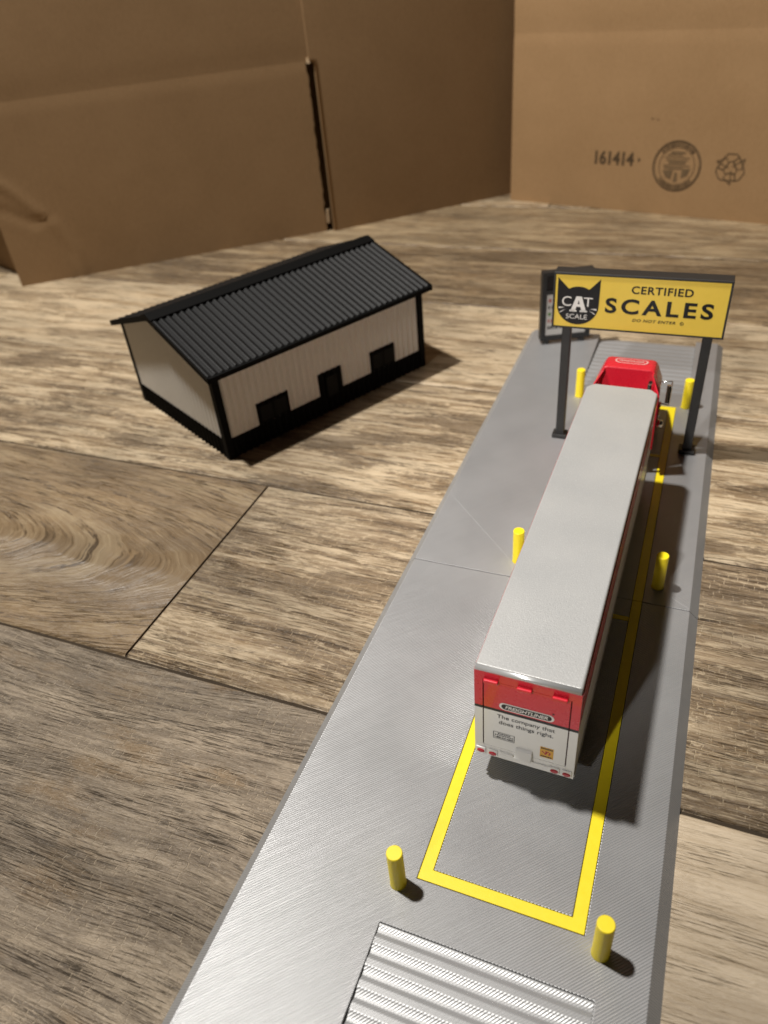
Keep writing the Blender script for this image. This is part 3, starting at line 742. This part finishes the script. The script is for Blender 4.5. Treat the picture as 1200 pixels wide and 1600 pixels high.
# ------------------------------------------------------------------ toy truck
tk = empty('toy_truck', (-1.9, 32.2, 0), -0.95)
tag(tk, 'red and white toy semi truck with a long silver roofed trailer, parked on the scale', 'toy truck')
TL, TW, TB, TT_ = 141.5, 12.55, 8.3, 40.3
BANDS = [(TB, 26.7, 'w'), (26.7, 27.65, 'k'), (27.65, TT_, 'r')]
bmats = [M['white_paint'], M['ink'], M['red']]; bi = {'w': 0, 'k': 1, 'r': 2}
chm = 2.7
foot = [(-TW, 0.55), (TW, 0.55), (TW, TL-chm), (TW-chm, TL), (-TW+chm, TL), (-TW, TL-chm)]
mb = MB()
for z0, z1, c in BANDS: mb.prism(foot, z0, z1, bi[c], caps=False)
mb.add([(x, y, TB) for x, y in foot], [tuple(range(6))[::-1]], 0)
mb.add([(x, y, TT_) for x, y in foot], [tuple(range(6))], 2)
def bandbox(mb, x0, x1, y0, y1, z0, z1):
    for a, b, c in BANDS:
        lo, hi = max(a, z0), min(b, z1)
        if hi > lo: mb.box(x0, x1, y0, y1, lo, hi, bi[c])
tb = mb.build('trailer_body', bmats, tk, bevel=0.3, angle=40)
mb = MB(); bandbox(mb, -TW, -10.5, 0.0, 0.6, TB, TT_); bandbox(mb, 10.5, TW, 0.0, 0.6, TB, TT_)
mb.box(-10.5, 10.5, 0.0, 0.6, 37.45, TT_, 2); mb.box(-10.5, 10.5, 0.0, 0.6, TB, 12.4, 0)
mb.build('rear_frame', bmats, tb)
mb = MB(); mb.box(-10.5, 10.5, 0.42, 0.56, 12.4, 37.45); mb.build('door_gap', M['groove'], tb)
mb = MB(); bandbox(mb, -10.2, 10.2, 0.02, 0.40, 12.5, 37.3); dor = mb.build('rear_door', bmats, tk)
for x0 in (-10.1, -2.1, 6.1):
    mb = MB(); mb.box(x0, x0+3.5, -1.15, 0.1, 37.3, 38.45); mb.build('hinge', M['red'], dor, bevel=0.25)
mb = MB()
rp = [(-TW+.15, 0.3), (TW-.15, 0.3), (TW-.15, TL-chm), (TW-chm, TL+.05), (-TW+chm, TL+.05), (-TW+.15, TL-chm)]
mb.prism(rp, TT_+0.02, 41.7); rfo = mb.build('trailer_roof', M['silver'], tk, bevel=0.55, seg=3, angle=40)
mb = MB(); mb.cyl((-TW+.25, 0.35, 40.95), (TW-.25, 0.35, 40.95), 0.80, n=18); mb.build('roof_rail', M['satin'], rfo)
rear = lambda x, z: (x, -0.06, z); rear2 = lambda x, z: (x, -0.10, z); rear3 = lambda x, z: (x, -0.14, z)
mb = MB(); mb.poly(capsule2d(0.2, 29.35, 13.2, 2.5), rear); bdg = mb.build('badge', M['ink_white'], dor, weld=False)
bdg2 = MB()
bdg2.poly(capsule2d(0.2, 29.35, 12.1, 1.85), rear2); bdg2.poly([(6.5+.28*math.cos(t), 31.2+.28*math.sin(t)) for t in [i*.785 for i in range(8)]], rear)
bdg2.build('badge_inset', M['ink'], dor, weld=False)
mb = MB(); mb.flat(text2d('FREIGHTLINER', -4.9, 5.4, 28.75, 29.95, bold=0.025, shear=0.2), rear3); mb.build('badge_lettering', M['ink_white'], dor, weld=False)
def serif_text(mb, s, x0, x1, y0, y1, mp):
    mb.flat(text2d(s, x0, x1, y0, y1, bold=0.006), mp)
mb = MB()
serif_text(mb, 'The company that', -6.9, 7.2, 24.05, 25.85, rear)
serif_text(mb, 'does things right.', -6.4, 6.9, 21.85, 23.65, rear)
mb.build('lettering', M['ink'], dor, weld=False)
mb = MB()
mb.flat(([(-7.8, 16.2), (-2.4, 16.2), (-2.4, 18.9), (-7.8, 18.9), (-7.65, 16.33), (-2.55, 16.33), (-2.55, 18.77), (-7.65, 18.77)], [(0, 1, 5, 4), (1, 2, 6, 5), (2, 3, 7, 6), (3, 0, 4, 7)]), rear)
rng = random.Random(2)
for z, x0, x1 in ((18.35, -6.6, -3.6), (17.72, -7.4, -2.8)):
    x = x0
    while x < x1: 
        w = rng.uniform(.18, .42); mb.poly([(x, z-.17), (x+w, z-.17), (x+w, z+.17), (x, z+.17)], rear); x += w+rng.uniform(.08, .2)
mb.flat(text2d('1-800-527-6868', -7.4, -2.75, 16.55, 17.25, bold=0.03), rear)
mb.build('phone_label', M['ink'], dor, weld=False)
mb = MB(); mb.box(4.0, 7.3, -0.07, 0.05, 13.9, 17.9); stk = mb.build('sticker', M['sticker'], dor)
mb = MB()
for z, x0, x1 in ((17.45, 4.2, 7.1), (14.4, 4.25, 7.0)):
    x = x0
    while x < x1-.2:
        w = rng.uniform(.2, .45); mb.poly([(x, z-.24), (x+w, z-.24), (x+w, z+.24), (x, z+.24)], rear2); x += w+.1
mb.build('sticker_lettering', M['ink'], stk, weld=False)
mb = MB(); mb.flat(strip2d([(4.5, 16.3), (5.2, 15.6), (5.9, 16.5), (6.5, 16.0), (6.2, 15.2)], .38), rear2); mb.flat(strip2d([(5.4, 16.7), (5.7, 15.9), (5.3, 15.1)], .3), rear2)
mb.build('sticker_mark', M['lens_red'], stk, weld=False)
mb = MB(); ring = lambda x: [(x, 0.0, 11.8), (x, -1.5, 11.9), (x, -1.75, 12.3), (x, -0.8, 14.6), (x, 0.0, 14.9)]
mb.loft([ring(-2.0), ring(2.2)]); mb.build('door_step', M['white_paint'], tk, bevel=0.2)
mb = MB(); mb.box(-6.0, -2.6, -0.5, 0.05, 10.6, 11.5); mb.box(-5.9, 7.0, -0.35, 0.0, 10.25, 10.9); mb.build('rear_sill', M['white_paint'], tk, bevel=0.15, weld=False)
for xs_ in ((-10.9, -7.8), (7.9, 10.9)):
    mb = MB()
    for x in xs_: mb.box(x-1.25, x+1.25, -0.45, 0.05, 8.9, 11.3)
    bz = mb.build('lamp_housing', M['white_paint'], tk, bevel=0.2)
    for x in xs_:
        mb = MB(); n = 20
        mb.loft([[(x+1.0*sc*math.cos(2*math.pi*i/n), yy_, 10.0+0.68*sc*math.sin(2*math.pi*i/n)) for i in range(n)] for sc, yy_ in ((1, -.40), (1, -.60), (.7, -.72))], smooth=False)
        mb.build('tail_lamp', M['lens_red'], bz)
# side rails, undercarriage
for sx in (-1, 1):
    mb = MB(); mb.box(min(sx*12.35, sx*12.75), max(sx*12.35, sx*12.75), 1.0, TL-chm, TB-0.6, TB+0.5); mb.build('side_rail', M['silver'], tb, bevel=0.12)
    mb = MB(); mb.box(min(sx*12.4, sx*12.72), max(sx*12.4, sx*12.72), 0.8, TL-chm, 39.3, 40.2); mb.build('top_rail', M['red'], tb, bevel=0.1)
mb = MB()
for x in (-4.2, 4.2): mb.box(x-.9, x+.9, 4, 134, 6.6, TB-.01)
for y in (10, 20, 31, 42, 60, 80, 100, 118): mb.box(-11.0, 11.0, y-.6, y+.6, 7.8, TB-.02)
mb.box(-3.2, 3.2, 118, 190, 4.6, 7.0)
mb.box(-9.0, 9.0, 5.0, 6.0, 3.8, 4.9)                     # underrun bar and its struts
for x in (-6.5, 6.5): mb.box(x-.5, x+.5, 5.0, 5.9, 4.9, TB-.03)
mb.build('chassis', M['chassis'], tk, bevel=0.12, weld=False)
for sx in (-1, 1):
    mb = MB(); x = sx*9.5; mb.cyl((x, 96, TB), (x, 96, 1.0), 0.8, n=10); mb.box(x-1.3, x+1.3, 94.8, 97.2, 0.05, 1.0); mb.build('landing_leg', M['chassis'], tk)
wheel_spots = [(16, 1), (28, 1), (122, 1), (134, 1), (188, 0)]
R_W = 4.75
wm = None
for y, dual in wheel_spots:
    for sx in (-1, 1):
        wd = 4.6 if dual else 2.4
        if True:
            mb = MB(); xo = sx*11.7; xi_ = sx*(11.7-wd); ax = (sx, 0, 0)
            prof = [(2.4, 0.0), (R_W-.5, 0.0), (R_W, .45), (R_W, wd-.45), (R_W-.5, wd), (2.4, wd)]
            if dual: prof = [(2.4, 0), (R_W-.5, 0), (R_W, .4), (R_W, 1.8), (R_W-.6, 2.1), (R_W-.6, 2.5), (R_W, 2.8), (R_W, wd-.4), (R_W-.5, wd), (2.4, wd)]
            mb.lathe((xi_, y, R_W), ax, prof, n=32); wh = mb.build('wheel', M['rubber'], tk)
            mb = MB(); mb.lathe((xo-sx*.6, y, R_W), ax, [(2.6, 0), (2.6, .7), (2.1, .72), (1.7, .2), (.9, .3), (.7, 1.0), (.3, 1.1)], n=24); mb.build('rim', M['chrome'], wh)
for y in (16, 28, 122, 134, 188):
    mb = MB(); mb.cyl((-9, y, R_W), (9, y, R_W), 0.9, n=10); mb.build('axle', M['chassis'], tk)
# tractor cab lofted from cross-sections
def sect(y, zt, hw_t, zs_, hw, zb, yb=None):
    h = [(hw*0.97, zb), (hw, zb+3.0), (hw, zs_), (hw_t+(hw-hw_t)*.35, zt-(zt-zs_)*.30), (hw_t, zt-.35), (hw_t-1.2, zt)]
    pts = h + [(-a, b) for a, b in h[::-1]]
    return [(a, y+((b-zb)/(zt-zb))*(yb or 0), b) for a, b in pts]
mb = MB()
secs = [sect(153.0, 40.9, 9.1, 34.0, 12.0, 7.5, 4.6), sect(162.0, 41.0, 9.1, 34.0, 12.0, 7.5), sect(167.0, 40.5, 9.0, 33.6, 11.9, 7.5), sect(170.5, 38.3, 9.0, 32.0, 11.7, 7.5),
        sect(174.0, 34.0, 9.0, 29.5, 11.4, 7.5), sect(179.5, 24.5, 9.6, 22.0, 11.2, 8.0), sect(181.0, 23.4, 8.8, 21.0, 10.6, 9.0), sect(193.0, 21.6, 7.6, 19.0, 9.2, 9.0), sect(198.0, 19.8, 7.0, 17.5, 8.6, 6.0), sect(199.6, 17.5, 6.6, 16.0, 8.2, 5.0)]
mb.loft(secs, smooth=False)
cabo = mb.build('cab', M['red'], tk, bevel=0.5, seg=3, angle=22)
for sx in (-1, 1):                                       # side fairings behind the cab, fenders, tanks, steps
    mb = MB(); q = [(sx*9.3, 154.6, 40.2), (sx*12.75, 149.4, 34.6), (sx*12.9, 148.8, 12.0), (sx*12.2, 154.0, 12.0), (sx*12.1, 156.0, 34.0), (sx*9.3, 157.8, 40.2)]
    mb.loft([q, [(p[0]-sx*.55, p[1], p[2]) for p in q]]); mb.build('side_fairing', M['red'], cabo, bevel=0.15)
    mb = MB(); prof = [(R_W+1.5, -.0), (R_W+1.5, 2.6)]
    v0 = [(sx*9.0, 188+(R_W+1.4)*math.cos(math.radians(a)), R_W+(R_W+1.4)*math.sin(math.radians(a))) for a in range(10, 171, 16)]
    v1 = [(sx*12.0, y, z) for _, y, z in v0]; v2 = [(sx*12.0, 188+(y-188)*.86, R_W+(z-R_W)*.86) for _, y, z in v0]; v3 = [(sx*9.0, y, z) for _, y, z in v2]
    mb.loft([list(t_) for t_ in zip(v0, v1, v2, v3)]); mb.build('fender', M['red'], cabo, bevel=0.15)
    mb = MB(); mb.cyl((sx*9.4, 152, 5.6), (sx*9.4, 170, 5.6), 2.6, n=18); mb.build('fuel_tank', M['chrome'], tk)
    mb = MB(); mb.loft([[(sx*11.52, 166, 24), (sx*11.52, 173.5, 24), (sx*11.52, 170.0, 30.5), (sx*11.52, 166, 31)], [(sx*11.3, 166, 24), (sx*11.3, 173.5, 24), (sx*11.3, 170.0, 30.5), (sx*11.3, 166, 31)]])
    mb.build('side_window', M['glass'], cabo)
    mb = MB(); mb.box(min(sx*5.2, sx*7.9), max(sx*5.2, sx*7.9), 199.3, 200.3, 10.5, 13.2); mb.build('headlight', M['chrome'], cabo, bevel=0.2)
mb = MB(); mb.loft([[(-8.6, 173.6, 33.4), (8.6, 173.6, 33.4), (8.9, 179.4, 25.2), (-8.9, 179.4, 25.2)], [(-8.6, 174.0, 33.7), (8.6, 174.0, 33.7), (8.9, 179.8, 25.5), (-8.9, 179.8, 25.5)]]); mb.build('windscreen', M['glass'], cabo)
mb = MB(); mb.box(-4.6, 4.6, 199.5, 200.4, 7.5, 16.5); mb.build('grille', M['chrome'], cabo, bevel=0.3)
mb = MB(); mb.box(-10.6, 10.6, 198.6, 201.4, 2.6, 6.4); mb.build('bumper', M['chrome'], cabo, bevel=0.5)
# roof badge on the air deflector
cr_ = lambda x, t: (0.2+x, 160.3+t, 41.12 if t < 2.0 else 41.12-(t-2.0)*0.115)
mb = MB(); o_, i2 = capsule2d(0, 3.1, 12.2, 4.6), capsule2d(0, 3.1, 11.2, 3.9); n = len(o_)
mb.flat((o_+i2, [(i, (i+1) % n, n+(i+1) % n, n+i) for i in range(n)]), cr_)
mb.flat(text2d('FREIGHTLINER', -4.6, 4.6, 2.3, 3.9, bold=0.02, shear=0.2), cr_)
mb.build('roof_badge', plastic('badge_pink_white', (0.72, 0.45, 0.42), 0.35, 0.03, 0.0, 1.0), cabo, weld=False)
mb = MB(); mb.cyl((8.6, 150.6, 8), (8.6, 150.6, 38.6), 0.75, n=14); mb.cyl((8.6, 150.6, 38.6), (8.9, 149.6, 40.2), 0.72, 0.66, n=14); mb.build('exhaust_stack', M['chrome'], tk)
mb = MB()
mb.tube([(11.6, 165.5, 32.6), (15.9, 165.5, 33.2), (15.9, 165.2, 23.0), (11.4, 165.5, 23.5)], 0.28, n=8)
mb.box(14.2, 16.0, 164.6, 165.8, 24.0, 31.6); mr = mb.build('mirror', M['chrome'], cabo, bevel=0.15)
mb = MB(); mb.box(15.3, 15.95, 164.35, 164.58, 24.5, 31.2); mb.build('mirror_glass', M['glass'], mr)
mb = MB(); mb.lathe((12.6, 160.5, 17.0), (1, 0, 0), [(0.6, 0), (1.6, .3), (1.6, 2.0), (.6, 2.4)], n=18); mb.build('air_cleaner', M['chrome'], cabo)
